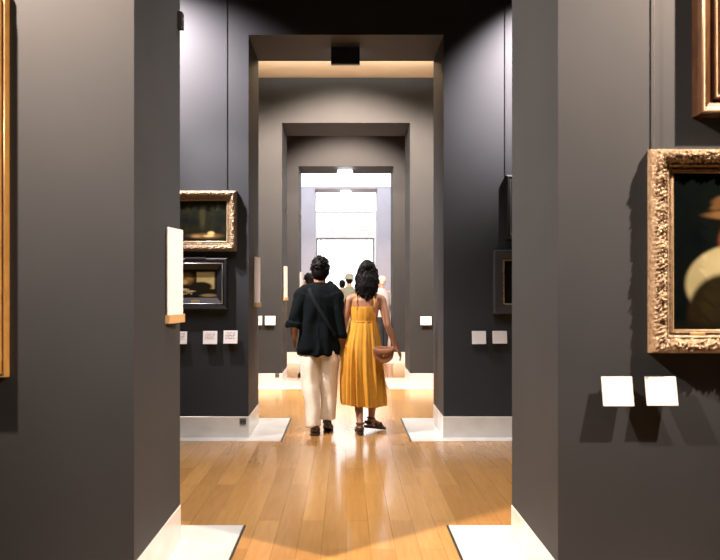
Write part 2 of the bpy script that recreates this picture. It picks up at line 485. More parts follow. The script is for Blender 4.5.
def paint_sitter(u, v):
    n = fbm(u, v, 6, 2)
    c = (0.0025 + .001 * n, 0.004 + .001 * n, 0.004)
    fold = .5 + .5 * fbm(u * 1.4, v, 7, 8)
    shirt = blob(u, v, .47, .30, .36, .245, .06)
    c = lay(c, (0.25 + .08 * fold, 0.235 + .075 * fold, 0.125 + .05 * fold), shirt)
    c = lay(c, (0.06, .05, .028), blob(u, v, .40, .45, .012, .10, .5) * .7)
    c = lay(c, (0.010 + .006 * fold, 0.008 + .005 * fold, 0.005), blob(u, v, .36, .10, .24, .26, .10))   # dark sleeve
    c = lay(c, (0.006, 0.006, 0.004), 1 - sm(.02, .10, v))
    c = lay(c, (0.075, 0.025, 0.014), blob(u, v, .47, .60, .13, .13, .2))                       # face
    c = lay(c, (0.16, 0.045, 0.026), blob(u, v, .40, .56, .06, .06, .6))                        # cheek
    c = lay(c, (0.004, 0.004, 0.003), blob(u, v, .45, .675, .17, .055, .5))                     # dark under the brim
    for ex in (.42, .53): c = lay(c, (0.003, .002, .002), blob(u, v, ex, .635, .02, .012, .4))
    c = lay(c, (0.06, .012, .01), blob(u, v, .47, .515, .04, .013, .5))
    c = lay(c, (0.075, 0.042, 0.016), blob(u, v, .52, .80, .235, .062, .12))                     # crown
    c = lay(c, (0.075, 0.042, 0.016), blob(u, v, .52, .765, .245, .045, .1))
    c = lay(c, (0.11, 0.062, 0.024), blob(u, v, .51, .722, .265, .032, .25))                      # brim
    c = lay(c, (0.035, .018, .007), blob(u, v, .52, .752, .23, .010, .4))
    return tuple(max(0, x) for x in c)

def paint_night(u, v):
    n = fbm(u, v, 5, 1)
    c = (0.012 + .006 * n, 0.013 + .005 * n, 0.009)
    c = lay(c, (0.035, 0.033, 0.018), sm(.1, .9, fbm(u * 2, v * .6, 4, 3)) * sm(.2, .5, v))
    c = lay(c, (0.05, .045, .02), blob(u, v, .55, .6, .05, .25, .6) * .5)
    c = lay(c, (0.22, .13, .04), blob(u, v, .60, .16, .26, .055, .6) * (.7 + .3 * n))
    c = lay(c, (0.62, .44, .18), blob(u, v, .70, .215, .055, .045, .5))
    c = lay(c, (0.55, .42, .2), blob(u, v, .66, .155, .09, .022, .5))
    c = lay(c, (0.30, .2, .08), blob(u, v, .45, .15, .08, .03, .6))
    return tuple(max(0, x) for x in c)

def paint_still(u, v):
    n = fbm(u, v, 7, 6)
    c = (0.012 + .005 * n, 0.011, 0.008)
    c = lay(c, (0.40 + .08 * n, 0.34 + .06 * n, 0.15), sm(.50, .54, u) * sm(.30, .34, v) * (1 - sm(.90, .96, u)) * (1 - sm(.86, .92, v)))
    c = lay(c, (0.015, .013, .008), blob(u, v, .62, .40, .26, .16, .2))
    c = lay(c, (0.30, .17, .06), blob(u, v, .28, .66, .16, .18, .5) * (.6 + .4 * n))
    c = lay(c, (0.40, .26, .10), blob(u, v, .24, .55, .07, .07, .5))
    c = lay(c, (0.52, .42, .24), blob(u, v, .22, .30, .11, .035, .5))
    c = lay(c, (0.45, .34, .2), blob(u, v, .36, .24, .12, .03, .5))
    for k in range(6): c = lay(c, (0.4, .3, .15), blob(u, v, .12 + .055 * k, .17 + .02 * sin(k * 2), .02, .03, .4))
    c = lay(c, (0.22, .18, .08), blob(u, v, .80, .10, .18, .05, .5))
    return tuple(max(0, x) for x in c)

def paint_dark(seed):
    def f(u, v):
        n = fbm(u, v, 4, seed)
        c = (0.010 + .004 * n, 0.011 + .004 * n, 0.010)
        c = lay(c, (0.10, .06, .025), blob(u, v, .5, .55, .22, .28, .5) * (.5 + .5 * n))
        return tuple(max(0, x) for x in c)
    return f

def cable(label, x, y, z0, z1, r=0.0025):
    bm = bmesh.new(); tube(bm, [(x, y, z0), (x, y, z1)], [r, r], 6, ends=False)
    return tag(obj('hanging_cable', bm, M_steel), label, 'cable', 'picture hanging cables')

# --- the ornate gilt frame on the right-hand pier
def ornate_painting(name, label, cx, cz, w, h, band, yw, depth, fn, per_m, nx, nz, amp, plaque=(), seed=0.0):
    t = thing(name, label, 'painting', (cx, yw, cz - h / 2))
    T = Matrix.Translation(-Vector(t.location))
    def fin(o):
        o.data.transform(T); return o
    bm = bmesh.new()
    prof = interp([(0, depth * .38), (.04, depth * .52), (.07, depth * .52), (.11, depth * .80), (.30, depth * .95), (.5, depth * .84), (.66, depth * .55), (.70, depth * .62), (.76, depth * .62), (.80, depth * .40), (.90, depth * .40), (.92, depth * .48), (1, depth * .30)])
    sweep_frame(bm, cx, cz, w, h, band, yw, prof, leaf_relief(amp, .06, .70, 0.075, seed), per_m)
    fr = fin(obj('frame', bm, M_gilt, t, True))
    fr.data.polygons.foreach_set('use_smooth', [True] * len(fr.data.polygons))
    iw, ih = w - 2 * band, h - 2 * band
    fin(canvas(t, cx, cz, iw + .02, ih + .02, yw - depth * .25, fn, nx, nz))
    bm = bmesh.new()
    sweep_frame(bm, cx, cz, iw + .012, ih + .012, .012, yw, lambda q: depth * (.36 + .06 * sin(pi * q)), None, nt=6)
    fin(obj('inner_slip', bm, M_gilt_pale, t, True))
    # dark groove along the bottom rail, broken by small plates
    zb = cz - h / 2 + band * .83
    bm = bmesh.new()
    box(bm, cx - iw / 2 + .005, cx + iw / 2 - .005, yw - depth * .425, yw - depth * .3, zb - band * .045, zb + band * .045)
    fin(obj('groove', bm, M_darkslot, t))
    for q in plaque:
        bm = bmesh.new()
        box(bm, cx + q - .033 * h / .9, cx + q + .033 * h / .9, yw - depth * .52, yw - depth * .3, zb - band * .10, zb + band * .09, .002)
        fin(obj('plaque', bm, M_brass, t))
    return t, T

YF = Z1
t, T = ornate_painting('framed_portrait', 'painting of a man in hat and cream shirt in a large ornate gilt frame',
    1.337 + .42, (2.039 + 1.143) / 2, .84, .896, .098, YF, 0.085, paint_sitter, 420, 110, 130, 0.0165, plaque=(-.215, .215), seed=1.7)
cable('dark cable rising from the left side of the ornate gilt frame on the right pier', 1.362, YF - .012, 2.04, CEIL, 0.003)

def plain_painting(name, label, cx, cz, w, h, band, yw, prof, m_frame, fn, nx, nz, canvas_d, slips=(), group=None):
    t = thing(name, label, 'painting', (cx, yw, cz - h / 2), group)
    T = Matrix.Translation(-Vector(t.location))
    bm = bmesh.new(); sweep_frame(bm, cx, cz, w, h, band, yw, interp(prof), None, nt=40)
    o = obj('frame', bm, m_frame, t); o.data.transform(T)
    for nm, o0, b0, d0, mm in slips:      # offset from the outer edge, width, height off the wall
        bm = bmesh.new(); sweep_frame(bm, cx, cz, w - 2 * o0, h - 2 * o0, b0, yw, lambda q, d0=d0: d0 + .004 * sin(pi * q), None, nt=8)
        o = obj(nm, bm, mm, t, True); o.data.transform(T)
    o = canvas(t, cx, cz, w - 2 * band + .01, h - 2 * band + .01, yw - canvas_d, fn, nx, nz); o.data.transform(T)
    return t, T

# upper right: brown and gold moulded frame, only its lower left corner in view
plain_painting('framed_painting', 'painting in a smooth brown and gold moulded frame hanging above the ornate gilt frame',
    1.534 + .40, 2.183 + .45, .80, .90, .122, YF,
    [(0, .06), (.06, .085), (.22, .088), (.3, .06), (.52, .045), (.6, .062), (.66, .062), (.7, .04), (.84, .03), (.88, .042), (1, .02)],
    M_brownwood, paint_dark(11), 20, 20, .016, slips=(('outer_bead', .010, .012, .085, M_palegold), ('inner_bead', .077, .009, .060, M_palegold)))
# left edge: bright gold frame, only its right edge in view
plain_painting('framed_painting', 'bright gold frame cut off by the left edge of the photo on the left pier',
    -1.492 - .50, (1.037 + 2.742) / 2, 1.0, 1.705, .11, YF,
    [(0, .03), (.02, .044), (.08, .046), (.10, .034), (.14, .034), (.15, .055), (.24, .075), (.40, .105), (.5, .108), (.7, .07), (.75, .076), (1, .03)],
    M_gilt_bright, paint_dark(23), 20, 20, .02, slips=(('outer_bead', .003, .008, .045, M_palegold),))

# second cross wall, left: gilt landscape above, black frame below
YF = Z2
t, T = ornate_painting('framed_landscape', 'small dark landscape in a carved gilt frame above the black framed picture',
    -1.05 - .36, (2.38 + 1.798) / 2, .72, .582, .092, YF, 0.075, paint_night, 300, 90, 60, 0.010, plaque=(.0, ), seed=6.1)
cable('dark cable rising from the small gilt landscape on the left of the second wall', -1.16, YF - .014, 2.375, CEIL, 0.0035)
t, T = plain_painting('framed_still_life', 'small picture with a pale window in a black and silver frame below the gilt landscape',
    -1.135 - .31, (1.731 + 1.243) / 2, .62, .488, .108, YF,
    [(0, .05), (.1, .06), (.3, .055), (.42, .035), (.55, .04), (1, .018)],
    M_ebony, paint_still, 80, 60, .016, slips=(('silver_bead', .046, .010, .052, M_silver),))
bm = bmesh.new(); box(bm, -1.445 - .04, -1.445 + .04, YF - .05, YF - .03, 1.243 + .06, 1.243 + .085, .003)
o = obj('plaque', bm, M_brass, t); o.data.transform(T)
bm = bmesh.new(); box(bm, -1.445 - .10, -1.445 + .10, YF - .062, YF - .02, 1.731 - .012, 1.731 + .008, .003)
o = obj('top_rail', bm, M_greywood, t); o.data.transform(T)
# second cross wall, right: two dark frames half hidden by the pier
plain_painting('framed_painting', 'upper of two dark framed pictures half hidden behind the right pier',
    1.535 + .35, (2.535 + 1.905) / 2, .70, .615, .07, YF, [(0, .05), (.2, .06), (.6, .05), (.7, .03), (1, .02)],
    M_ebony, paint_dark(31), 20, 20, .016, slips=(('silver_bead', .040, .008, .048, M_silver),))
plain_painting('framed_painting', 'lower of two dark framed pictures half hidden behind the right pier, with gold inner rim',
    1.415 + .38, (1.81 + 1.195) / 2, .76, .615, .105, YF, [(0, .06), (.1, .07), (.75, .066), (.8, .045), (1, .02)],
    M_greywood, paint_dark(37), 30, 30, .016, slips=(('gold_rim', .085, .020, .05, M_gilt),))

cable('dark cable beside the right pier rising from the half hidden upper dark frame', 1.545, YF - .014, 2.53, CEIL, 0.0035)

# ------------------------------------------------------------------ wall labels
def uv_quad_box(bm, cx, z0, z1, w, yb, yt, th):
    """tilted card: its bottom edge stands further off the wall than its top"""
    uv = bm.loops.layers.uv.verify()
    hw = w / 2
    fr = [bm.verts.new(p) for p in ((cx - hw, yb, z0), (cx + hw, yb, z0), (cx + hw, yt, z1), (cx - hw, yt, z1))]
    bk = [bm.verts.new(p) for p in ((cx - hw, yb + th, z0), (cx + hw, yb + th, z0), (cx + hw, yt + th, z1), (cx - hw, yt + th, z1))]
    f = bm.faces.new(fr)
    for l, c in zip(f.loops, ((0, 0), (1, 0), (1, 1), (0, 1))): l[uv].uv = c
    bm.faces.new(bk[::-1])
    for i in range(4):
        j = (i + 1) % 4; bm.faces.new((fr[j], fr[i], bk[i], bk[j]))

def wall_label(x0, x1, y0, y1, yw, label, m, group, off_b, off_t):
    Yc = yw - (off_b + off_t) / 2
    s = F / Yc
    X0, X1 = (x0 - VX) / s, (x1 - VX) / s
    zt, zb = CH - (y0 - VY) / s, CH - (y1 - VY) / s
    t = thing('wall_label', label, 'label', ((X0 + X1) / 2, yw, zb), group)
    bm = bmesh.new(); uv_quad_box(bm, 0, 0, zt - zb, X1 - X0, -off_b, -off_t, .004)
    obj('card', bm, m, t)
    bm = bmesh.new()
    a = (X1 - X0) * .28; h = (zt - zb)
    box(bm, -a, a, -off_t + .002, 0, h * .55, h * .9)
    obj('bracket', bm, M_black, t)
    return t
G1, G2, G3 = 'label cards on the right-hand pier', 'label cards on the second wall', 'label cards on the third wall'
wall_label(602.5, 633, 377, 405.5, Z1, 'left of the two large white label cards under the ornate gilt frame', M_label_faint, G1, .066, .036)
wall_label(646, 677, 377, 405, Z1, 'right of the two large white label cards under the ornate gilt frame', M_label_faint, G1, .066, .036)
wall_label(173.5, 187, 331.5, 344, Z2, 'white label card half hidden by the left pier edge, below the black framed picture', M_label, G2, .05, .03)
wall_label(203, 217.2, 331, 344, Z2, 'middle white label card below the black framed picture', M_label, G2, .05, .03)
wall_label(223.5, 237.5, 330.5, 343.5, Z2, 'white label card below the black framed picture, the one nearest the doorway', M_label, G2, .05, .03)
wall_label(472, 486, 331, 344, Z2, 'white label card on the dark right wall, the one nearer the doorway', M_label_faint, G2, .05, .03)
wall_label(492.5, 507, 331, 343.5, Z2, 'white label card on the dark right wall, the one beside the right pier', M_label_faint, G2, .05, .03)
wall_label(252.5, 262, 316, 325, Z3, 'distant white label card cut by the left jamb of the second doorway', M_label, G3, .05, .03)
wall_label(265, 275.3, 316, 325, Z3, 'distant white label card in full view on the left, seen through the second doorway', M_label, G3, .05, .03)
wall_label(420.5, 431.5, 316.5, 325, Z3, 'distant white label card on the right, seen through the second doorway', M_label, G3, .05, .03)

# room sheets in holders on the left jambs
def room_sheet(y0, z0, z1, label):
    t = thing('room_sheet', label, 'information panel', (-HW, y0, z0), 'information panels on the left jambs')
    d = .225; h = z1 - z0
    a0, a1 = .014, .046                      # stands off the jamb, its far edge farther
    bm = bmesh.new(); uv = bm.loops.layers.uv.verify()
    vs = [bm.verts.new(p) for p in ((a0, 0, .035), (a1, d, .035), (a1, d, h), (a0, 0, h))]
    bk = [bm.verts.new((v.co.x - .006, v.co.y, v.co.z)) for v in vs]
    f = bm.faces.new(vs)
    for l, c in zip(f.loops, ((0, 0), (1, 0), (1, 1), (0, 1))): l[uv].uv = c
    bm.faces.new(bk[::-1])
    for i in range(4): bm.faces.new((vs[(i + 1) % 4], vs[i], bk[i], bk[(i + 1) % 4]))
    obj('sheet', bm, M_sheet, t)
    bm = bmesh.new()
    loft(bm, [[V(.0, -.006, z), V(a0 + .008, -.006, z), V(a1 + .010, d + .006, z), V(.0, d + .006, z)] for z in (0, .045)])
    obj('tray', bm, M_oak, t)
    bm = bmesh.new()
    loft(bm, [[V(.0, .03, z), V(a0 - .004, .03, z), V(a1 - .012, d - .02, z), V(.0, d - .02, z)] for z in (.05, h * .96)])
    obj('backing_board', bm, M_white, t)
    return t
V = lambda *a: Vector(a)
room_sheet(4.27, 1.246, 1.750, 'white information sheet in a wooden holder on the nearest left jamb')
room_sheet(8.32, 1.252, 1.765, 'white information sheet in a wooden holder on the jamb of the second doorway')
room_sheet(12.3, 1.275, 1.79, 'white information sheet in a wooden holder on the jamb of the third doorway')
room_sheet(16.6, 1.285, 1.80, 'white information sheet on the jamb of the farthest dark doorway')

# small black sensors on the left jambs
def sensor(x, y, z, h, label):
    t = thing('sensor', label, 'sensor', (x, y, z), 'black sensors on the left jambs')
    bm = bmesh.new(); box(bm, 0, .026, -.03, .03, 0, h, .004); obj('housing', bm, M_black, t)
    bm = bmesh.new(); ell(bm, (.026, 0, h * .5), (.006, .012, .012), seg=10); obj('lens', bm, M_metalstrip, t)
sensor(-HW, 4.60, 2.885, .092, 'small black sensor high on the nearest left jamb')
sensor(-HW, 12.85, 2.62, .075, 'small black sensor on the jamb of the third doorway')
sensor(-HW, 16.75, 2.96, .11, 'upper of two small black sensors on the jamb of the farthest dark doorway')
sensor(-HW, 16.75, 2.70, .15, 'lower of two small black sensors on the jamb of the farthest dark doorway')

# small sockets set in the stone skirting
M_socket = mat('grey_socket_plate', (0.12, 0.14, 0.13), 0.4, 0.3)
def socket(px, py, yw, label):
    s = F / yw
    t = thing('wall_socket', label, 'socket', ((px - VX) / s, yw - BT, CH - (py - VY) / s - .03))
    bm = bmesh.new(); box(bm, -.032, .032, -.008, 0, 0, .06, .003); obj('plate', bm, M_socket, t)
    bm = bmesh.new()
    for q in (-.012, .012): box(bm, q - .007, q + .007, -.0095, -.007, .02, .04)
    obj('holes', bm, M_black, t)
socket(243, 421.3, Z2, 'small grey socket on the stone skirting beside the second doorway')
socket(277.3, 375.3, Z3, 'small grey socket on the stone skirting beside the third doorway')

# emergency light boxes under the lintels
M_lamp = bpy.data.materials.new('lit_sign_face'); M_lamp.use_nodes = True
bsd = M_lamp.node_tree.nodes['Principled BSDF']
bsd.inputs['Base Color'].default_value = (.85, .88, .9, 1)
bsd.inputs['Emission Color'].default_value = (.9, .96, 1, 1); bsd.inputs['Emission Strength'].default_value = 8.0
def exit_box(y, z0, z1, x0, x1, label, lit_front):
    t = thing('emergency_light', label, 'emergency light', ((x0 + x1) / 2, y, z0), 'emergency lights under the lintels')
    hw = (x1 - x0) / 2; h = z1 - z0
    bm = bmesh.new(); box(bm, -hw, hw, 0, .06, 0, h, .004); obj('housing', bm, M_white if lit_front else M_black, t)
    bm = bmesh.new()
    if lit_front: box(bm, -hw + .01, hw - .01, -.008, 0.002, .01, h - .01)
    else: box(bm, -hw + .01, hw - .01, .058, .068, .02, h - .003)
    obj('lit_face', bm, M_lamp, t)
    return t
exit_box(8.3, 3.714, OH, -.152, .140, 'black box of an emergency light under the lintel of the second doorway', False)
exit_box(16.70, OH - .16, OH, -.18, .14, 'glowing white emergency light under the lintel of the farthest dark doorway', True)
exit_box(25.3, 4.33, 4.50, -.18, .16, 'glowing white emergency light beyond, under the lintel of the pale doorway', True)

# ------------------------------------------------------------------ people
M_skin = noisy('tan_skin', (0.30, 0.150, 0.086), (0.34, 0.17, 0.10), 12, 0.5, spec=0.4)
M_skin_light = noisy('light_skin', (0.58, 0.36, 0.26), (0.62, 0.39, 0.29), 12, 0.5, spec=0.4)
M_hair = noisy('black_hair', (0.0025, 0.0025, 0.003), (0.007, 0.006, 0.006), 60, 0.55, spec=0.1, stretch=(4, 4, .5))
M_hair_white = noisy('white_hair', (0.66, 0.64, 0.62), (0.8, 0.78, 0.76), 40, 0.6)
M_shirt = noisy('black_cotton', (0.003, 0.0055, 0.0065), (0.005, 0.0075, 0.0085), 30, 0.85, spec=0.06, bump=0.15, bscale=300)
M_trouser = noisy('cream_linen', (0.74, 0.66, 0.53), (0.80, 0.72, 0.59), 25, 0.8, spec=0.2, bump=0.15, bscale=300)
M_dress = noisy('mustard_cotton', (0.52, 0.25, 0.028), (0.58, 0.29, 0.036), 18, 0.75, spec=0.2, bump=0.12, bscale=260)
M_leather = noisy('tan_leather', (0.20, 0.075, 0.030), (0.28, 0.11, 0.045), 14, 0.45, bump=0.1, bscale=200)
M_leather_dark = noisy('dark_brown_leather', (0.030, 0.018, 0.012), (0.055, 0.032, 0.02), 14, 0.4)
M_strap = mat('dark_grey_webbing', (0.007, 0.010, 0.011), 0.8, spec=.1)
M_eye = mat('dark_eye', (0.02, 0.015, 0.012), 0.2)

def V(*a): return Vector(a)

def add_head(bm, c, yaw, size=1.0):
    """head with jaw, nose, brow, lips and ears; faces +Y turned by yaw; c = centre of the skull"""
    R = Matrix.Rotation(yaw, 3, 'Z')
    def e(off, r, seg=14, tilt=None):
        rot = R @ tilt if tilt else R
        ell(bm, Vector(c) + R @ (Vector(off) * size), [q * size for q in r], rot, seg)
    e((0, -.012, .012), (.074, .092, .090), 20)
    e((0, .030, -.045), (.056, .058, .066), 16)
    e((0, .052, -.088), (.030, .030, .022))
    e((0, .098, -.030), (.012, .017, .022), 10)
    e((0, .086, -.012), (.010, .018, .026), 10)
    e((0, .072, .018), (.050, .018, .012))
    e((0, .086, -.062), (.022, .009, .006), 10)
    e((0, .084, -.071), (.019, .009, .006), 10)
    for s in (-1, 1):
        e((s * .076, -.008, -.022), (.009, .019, .031), 10, Matrix.Rotation(s * .35, 3, 'Z'))
        e((s * .034, .052, -.036), (.022, .025, .02))

def add_eyes(parent, c, yaw, size=1.0):
    R = Matrix.Rotation(yaw, 3, 'Z')
    for s in (-1, 1):
        bm = bmesh.new(); ell(bm, Vector(c) + R @ (Vector((s * .030, .076, .000)) * size), (.011 * size, .009 * size, .007 * size), R, 10)
        obj('eye', bm, M_eye, parent, True)

def add_hand(bm, wrist, d, palm_n, thumb_side, size=1.0, curl=0.35, curls=None):
    """palm plus five tapered, bent fingers. d = direction of the hand, palm_n = the way the palm faces,
    thumb_side = direction from the little finger to the index finger"""
    d = Vector(d).normalized(); n = Vector(palm_n); n = (n - d * n.dot(d)).normalized()
    s = Vector(thumb_side); s = (s - d * s.dot(d) - n * s.dot(n)).normalized()
    wv = Vector(wrist)
    def P(a, b, c): return wv + (d * a + s * b + n * c) * size
    for b, rr in ((-.026, .0125), (-.009, .0135), (.009, .0135), (.026, .0135)):
        tube(bm, [P(-.006, b * .72, 0), P(.045, b * .95, -.002), P(.088, b, 0)], [rr * size] * 3, 8)
    lens = ((-.027, .058, .0070), (-.009, .074, .0078), (.009, .080, .0082), (.027, .072, .0080))
    for k, (b, L, r) in enumerate(lens):
        a = (curls[k] if curls else curl * (1.15 - .1 * k)); ang = a * .6
        p = [P(.086, b, 0)]; q = Vector((.086, b * 1.0, 0))
        for seg in (.44, .32, .24):
            q = q + Vector((cos(ang), b * 2.0, sin(ang))) * (L * seg); p.append(P(*q)); ang += a * 1.1
        tube(bm, p, [r * size * f for f in (1.08, 1.0, .92, .78)], 8)
    t = [P(.012, .026, .004), P(.040, .046, .012), P(.066, .056, .020), P(.088, .058, .030)]
    tube(bm, t, [.0135 * size, .0115 * size, .0098 * size, .0078 * size], 8)

def add_foot(bm, ankle, yaw, pitch=0.0, size=1.0, side=1):
    """bare foot: heel, arch, ball and five toes; sole at z = ankle.z - .075"""
    R = Matrix.Rotation(yaw, 3, 'Z') @ Matrix.Rotation(pitch, 3, 'X')
    A = Vector(ankle)
    def P(x, y, z): return A + R @ (Vector((x, y, z)) * size)
    tube(bm, [P(0, 0, .02), P(0, -.012, -.045)], [.036 * size, .034 * size], 12)
    tube(bm, [P(0, -.028, -.045), P(0, .03, -.03), P(0, .085, -.045), P(0, .135, -.058)], [(.031 * size, .030 * size), (.034 * size, .038 * size), (.041 * size, .027 * size), (.044 * size, .017 * size)], 12, ref=Vector((0, 0, 1)))
    for k in range(5):
        x = (-.034 + .017 * k) * side
        L = (.048, .046, .041, .034, .027)[k] if True else 0
        r = (.0115, .0085, .008, .0075, .007)[k]
        tube(bm, [P(x, .132, -.061), P(x * 1.03, .132 + L * .6, -.063), P(x * 1.03, .132 + L, -.066)], [r * size, r * size, r * size * .85], 8)

def sandal(parent, ankle, yaw, pitch, m, size=1.0, closed=False, label=None, ankle_strap=True):
    R = Matrix.Rotation(yaw, 3, 'Z') @ Matrix.Rotation(pitch, 3, 'X')
    A = Vector(ankle)
    def P(x, y, z): return A + R @ (Vector((x, y, z)) * size)
    outline = [(.0, -.075), (.030, -.062), (.036, -.02), (.034, .03), (.044, .09), (.046, .13), (.036, .175), (.010, .195), (-.018, .19), (-.040, .165), (-.047, .12), (-.042, .08), (-.034, .03), (-.036, -.02), (-.030, -.062)]
    bm = bmesh.new()
    loft(bm, [[P(x * 1.04, y, z) for x, y in outline] for z in (-.098, -.088, -.072)])
    sh = obj('sandal', bm, m, parent)
    def band(nm, pts, w, th=.003):
        bm = bmesh.new(); rings = []
        n = len(pts)
        for i, p in enumerate(pts):
            q = P(*p); up = R @ Vector((0, 1, 0))
            ctr = P(0, p[1], -.05)
            out = (q - ctr); out = out - up * out.dot(up); out.normalize()
            rings.append([q + up * w / 2, q + up * w / 2 + out * th, q - up * w / 2 + out * th, q - up * w / 2])
        loft(bm, rings); obj(nm, bm, m, sh)
    arc = lambda y, rx, rz, z0: [(rx * cos(a), y, z0 + rz * sin(a)) for a in [pi * k / 12 for k in range(13)]]
    band('toe_strap', arc(.105, .047, .052, -.076), .035 if not closed else .09)
    band('instep_strap', arc(.045, .040, .066, -.076), .022 if not closed else .07)
    bm = bmesh.new(); rings = []
    for k in range(13):
        a = pi + pi * k / 12
        x, y = .040 * cos(a), -.01 + .062 * sin(a)
        rings.append([P(x, y, -.056), P(x * 1.1, y * 1.06, -.056), P(x * 1.08, y * 1.05, -.026), P(x * .97, y, -.026)])
    loft(bm, rings); obj('heel_strap', bm, m, sh)
    if ankle_strap:
        bm = bmesh.new(); rings = []
        for k in range(25):
            a = 2 * pi * k / 24
            x, y = .042 * cos(a), -.003 + .044 * sin(a)
            rings.append([P(x, y, .0), P(x * 1.08, y * 1.08, .0), P(x * 1.08, y * 1.08, .016), P(x, y, .016)])
        loft(bm, rings, cap=False); bmesh.ops.remove_doubles(bm, verts=bm.verts, dist=1e-5); obj('ankle_strap', bm, m, sh)
    return sh

def cloth_noise(a, sx, sy, sz, seed=0.0):
    def f(p):
        return a * (noise.noise(Vector((p.x * sx + seed, p.y * sy, p.z * sz))) + .5 * noise.noise(Vector((p.x * sx * 2.3, p.y * sy * 2.3 + seed, p.z * sz * 2.1))))
    return f

# ---- the man in the black shirt (root at his feet, facing away from the camera)
man = thing('person', 'person in a black shirt and cream trousers walking away hand in hand, seen from behind', 'person', (-0.27, 8.2, 0))
hc = V(.012, .035, 1.628)
bm = bmesh.new()
add_head(bm, hc, .10, 1.06)
tube(bm, [(.005, -.005, 1.40), (.006, .010, 1.50), (.010, .022, 1.58)], [.068, .060, .060], 14)
tube(bm, [(-.0, 0, .90), (-.0, .0, 1.05), (0, -.005, 1.20), (0, -.005, 1.33), (.003, -.002, 1.43)], [(.155, .105), (.140, .095), (.155, .105), (.165, .105), (.10, .075)], 20)
for s, pts, rad in ((-1, [(-.175, -.01, 1.385), (-.215, -.03, 1.24), (-.245, -.045, 1.085), (-.250, .03, 1.00), (-.250, .105, .935)], [.056, .048, .041, .037, .029]),
                    (1, [(.170, -.01, 1.385), (.190, -.025, 1.24), (.207, -.035, 1.085), (.216, -.005, .96), (.228, .03, .850)], [.056, .048, .041, .037, .029])):
    tube(bm, pts, rad, 14)
add_hand(bm, (-.250, .105, .935), (.02, .45, -.9), (1, 0, 0), (0, 1, .5), 1.0, .55)
add_hand(bm, (.228, .03, .850), (.10, .14, -1), (.75, -.66, 0), (.66, .75, .1), 1.0, .72)
for hip, knee, ank, in (((-.09, 0, .90), (-.075, .0, .50), (-.030, -.135, .105)), ((.09, 0, .90), (.085, .05, .50), (.082, .055, .135))):
    k = [hip, [(a + b) / 2 for a, b in zip(hip, knee)], knee, [(a * .6 + b * .4) for a, b in zip(knee, ank)], ank]
    tube(bm, k, [.088, .078, .056, .054, .036], 14)
add_foot(bm, (-.030, -.135, .105), .06, 0, 1.02, -1)
add_foot(bm, (.082, .055, .135), -.10, -.28, 1.02, 1)
obj('body', remesh(bm, .0065, 3), M_skin, man)
add_eyes(man, hc, .10, 1.06)
# hair: short, thick and tousled
bm = bmesh.new()
ell(bm, hc + V(0, -.018, .035), (.092, .106, .092), None, 20)
ell(bm, hc + V(0, -.050, -.025), (.084, .070, .090), None, 16)
tube(bm, [hc + V(0, -.055, -.02), hc + V(0, -.045, -.105)], [(.070, .045), (.050, .028)], 14)
for s in (-1, 1): ell(bm, hc + V(s * .072, -.02, -.01), (.020, .040, .055), None, 10)
rr = random.Random(3)
for k in range(90):
    a = rr.uniform(0, 2 * pi); e = rr.uniform(-.5, 1.5)
    dr = V(cos(a) * cos(e), sin(a) * cos(e), sin(e))
    p = hc + V(0, -.018, .035) + V(dr.x * .086, dr.y * .098, dr.z * .086)
    if p.y > hc.y + .07 and p.z < hc.z + .05: continue
    q = p + (dr + V(rr.uniform(-.7, .7), rr.uniform(-.7, .3), rr.uniform(-.9, .2))).normalized() * rr.uniform(.018, .036)
    tube(bm, [p, (p + q) / 2 + dr * .006, q], [.011, .009, .003], 6)
obj('hair', remesh(bm, .005, 2), M_hair, man)
# shirt
bm = bmesh.new()
tube(bm, [(-.005, 0, .775), (-.005, 0, .84), (-.003, .0, .95), (-.003, 0, 1.10), (0, 0, 1.25), (.0, -.004, 1.36), (.0, -.004, 1.425), (.003, .0, 1.465)],
     [(.207, .135), (.214, .145), (.205, .140), (.192, .128), (.192, .130), (.188, .118), (.145, .092), (.075, .070)], 32, ends=False)
for pts, rad in (([(-.150, -.008, 1.385), (-.195, -.02, 1.26), (-.226, -.04, 1.13), (-.240, -.046, 1.055)], [.080, .074, .070, .066]),
                 ([(.150, -.008, 1.385), (.182, -.015, 1.26), (.204, -.03, 1.12), (.213, -.034, 1.00), (.218, -.02, .965)], [.080, .072, .062, .056, .054])):
    tube(bm, pts, rad, 18, ends=False)
for q in (-1, 1): tube(bm, [(q * .04, -.002, 1.425), (q * .12, -.004, 1.405), (q * .172, -.008, 1.355)], [(.080, .074), (.088, .070), (.084, .074)], 18)
tube(bm, [(-.240, -.046, 1.105), (-.250, -.046, 1.045)], [.082, .080], 18, ends=False)        # rolled cuff
tube(bm, [(.213, -.034, 1.005), (.219, -.018, .955)], [.060, .058], 18, ends=False)
tube(bm, [(.004, .012, 1.445), (.006, .022, 1.500)], [(.078, .076), (.070, .070)], 18, ends=False)  # collar
def shirt_fold(p):
    f = cloth_noise(.010, 7, 7, 3.2, 3.1)(p)
    t = 1 - sm(1.05, 1.45, p.z)
    f += .010 * t * sin(p.x * 38 + 5 * noise.noise(Vector((p.x * 3, p.y * 3, p.z * 3.5))) + (p.z - 1.1) * 9 * (1 if p.x > 0 else -1))
    return f
obj('shirt', remesh(bm, .0085, 2, .5, shirt_fold), M_shirt, man)
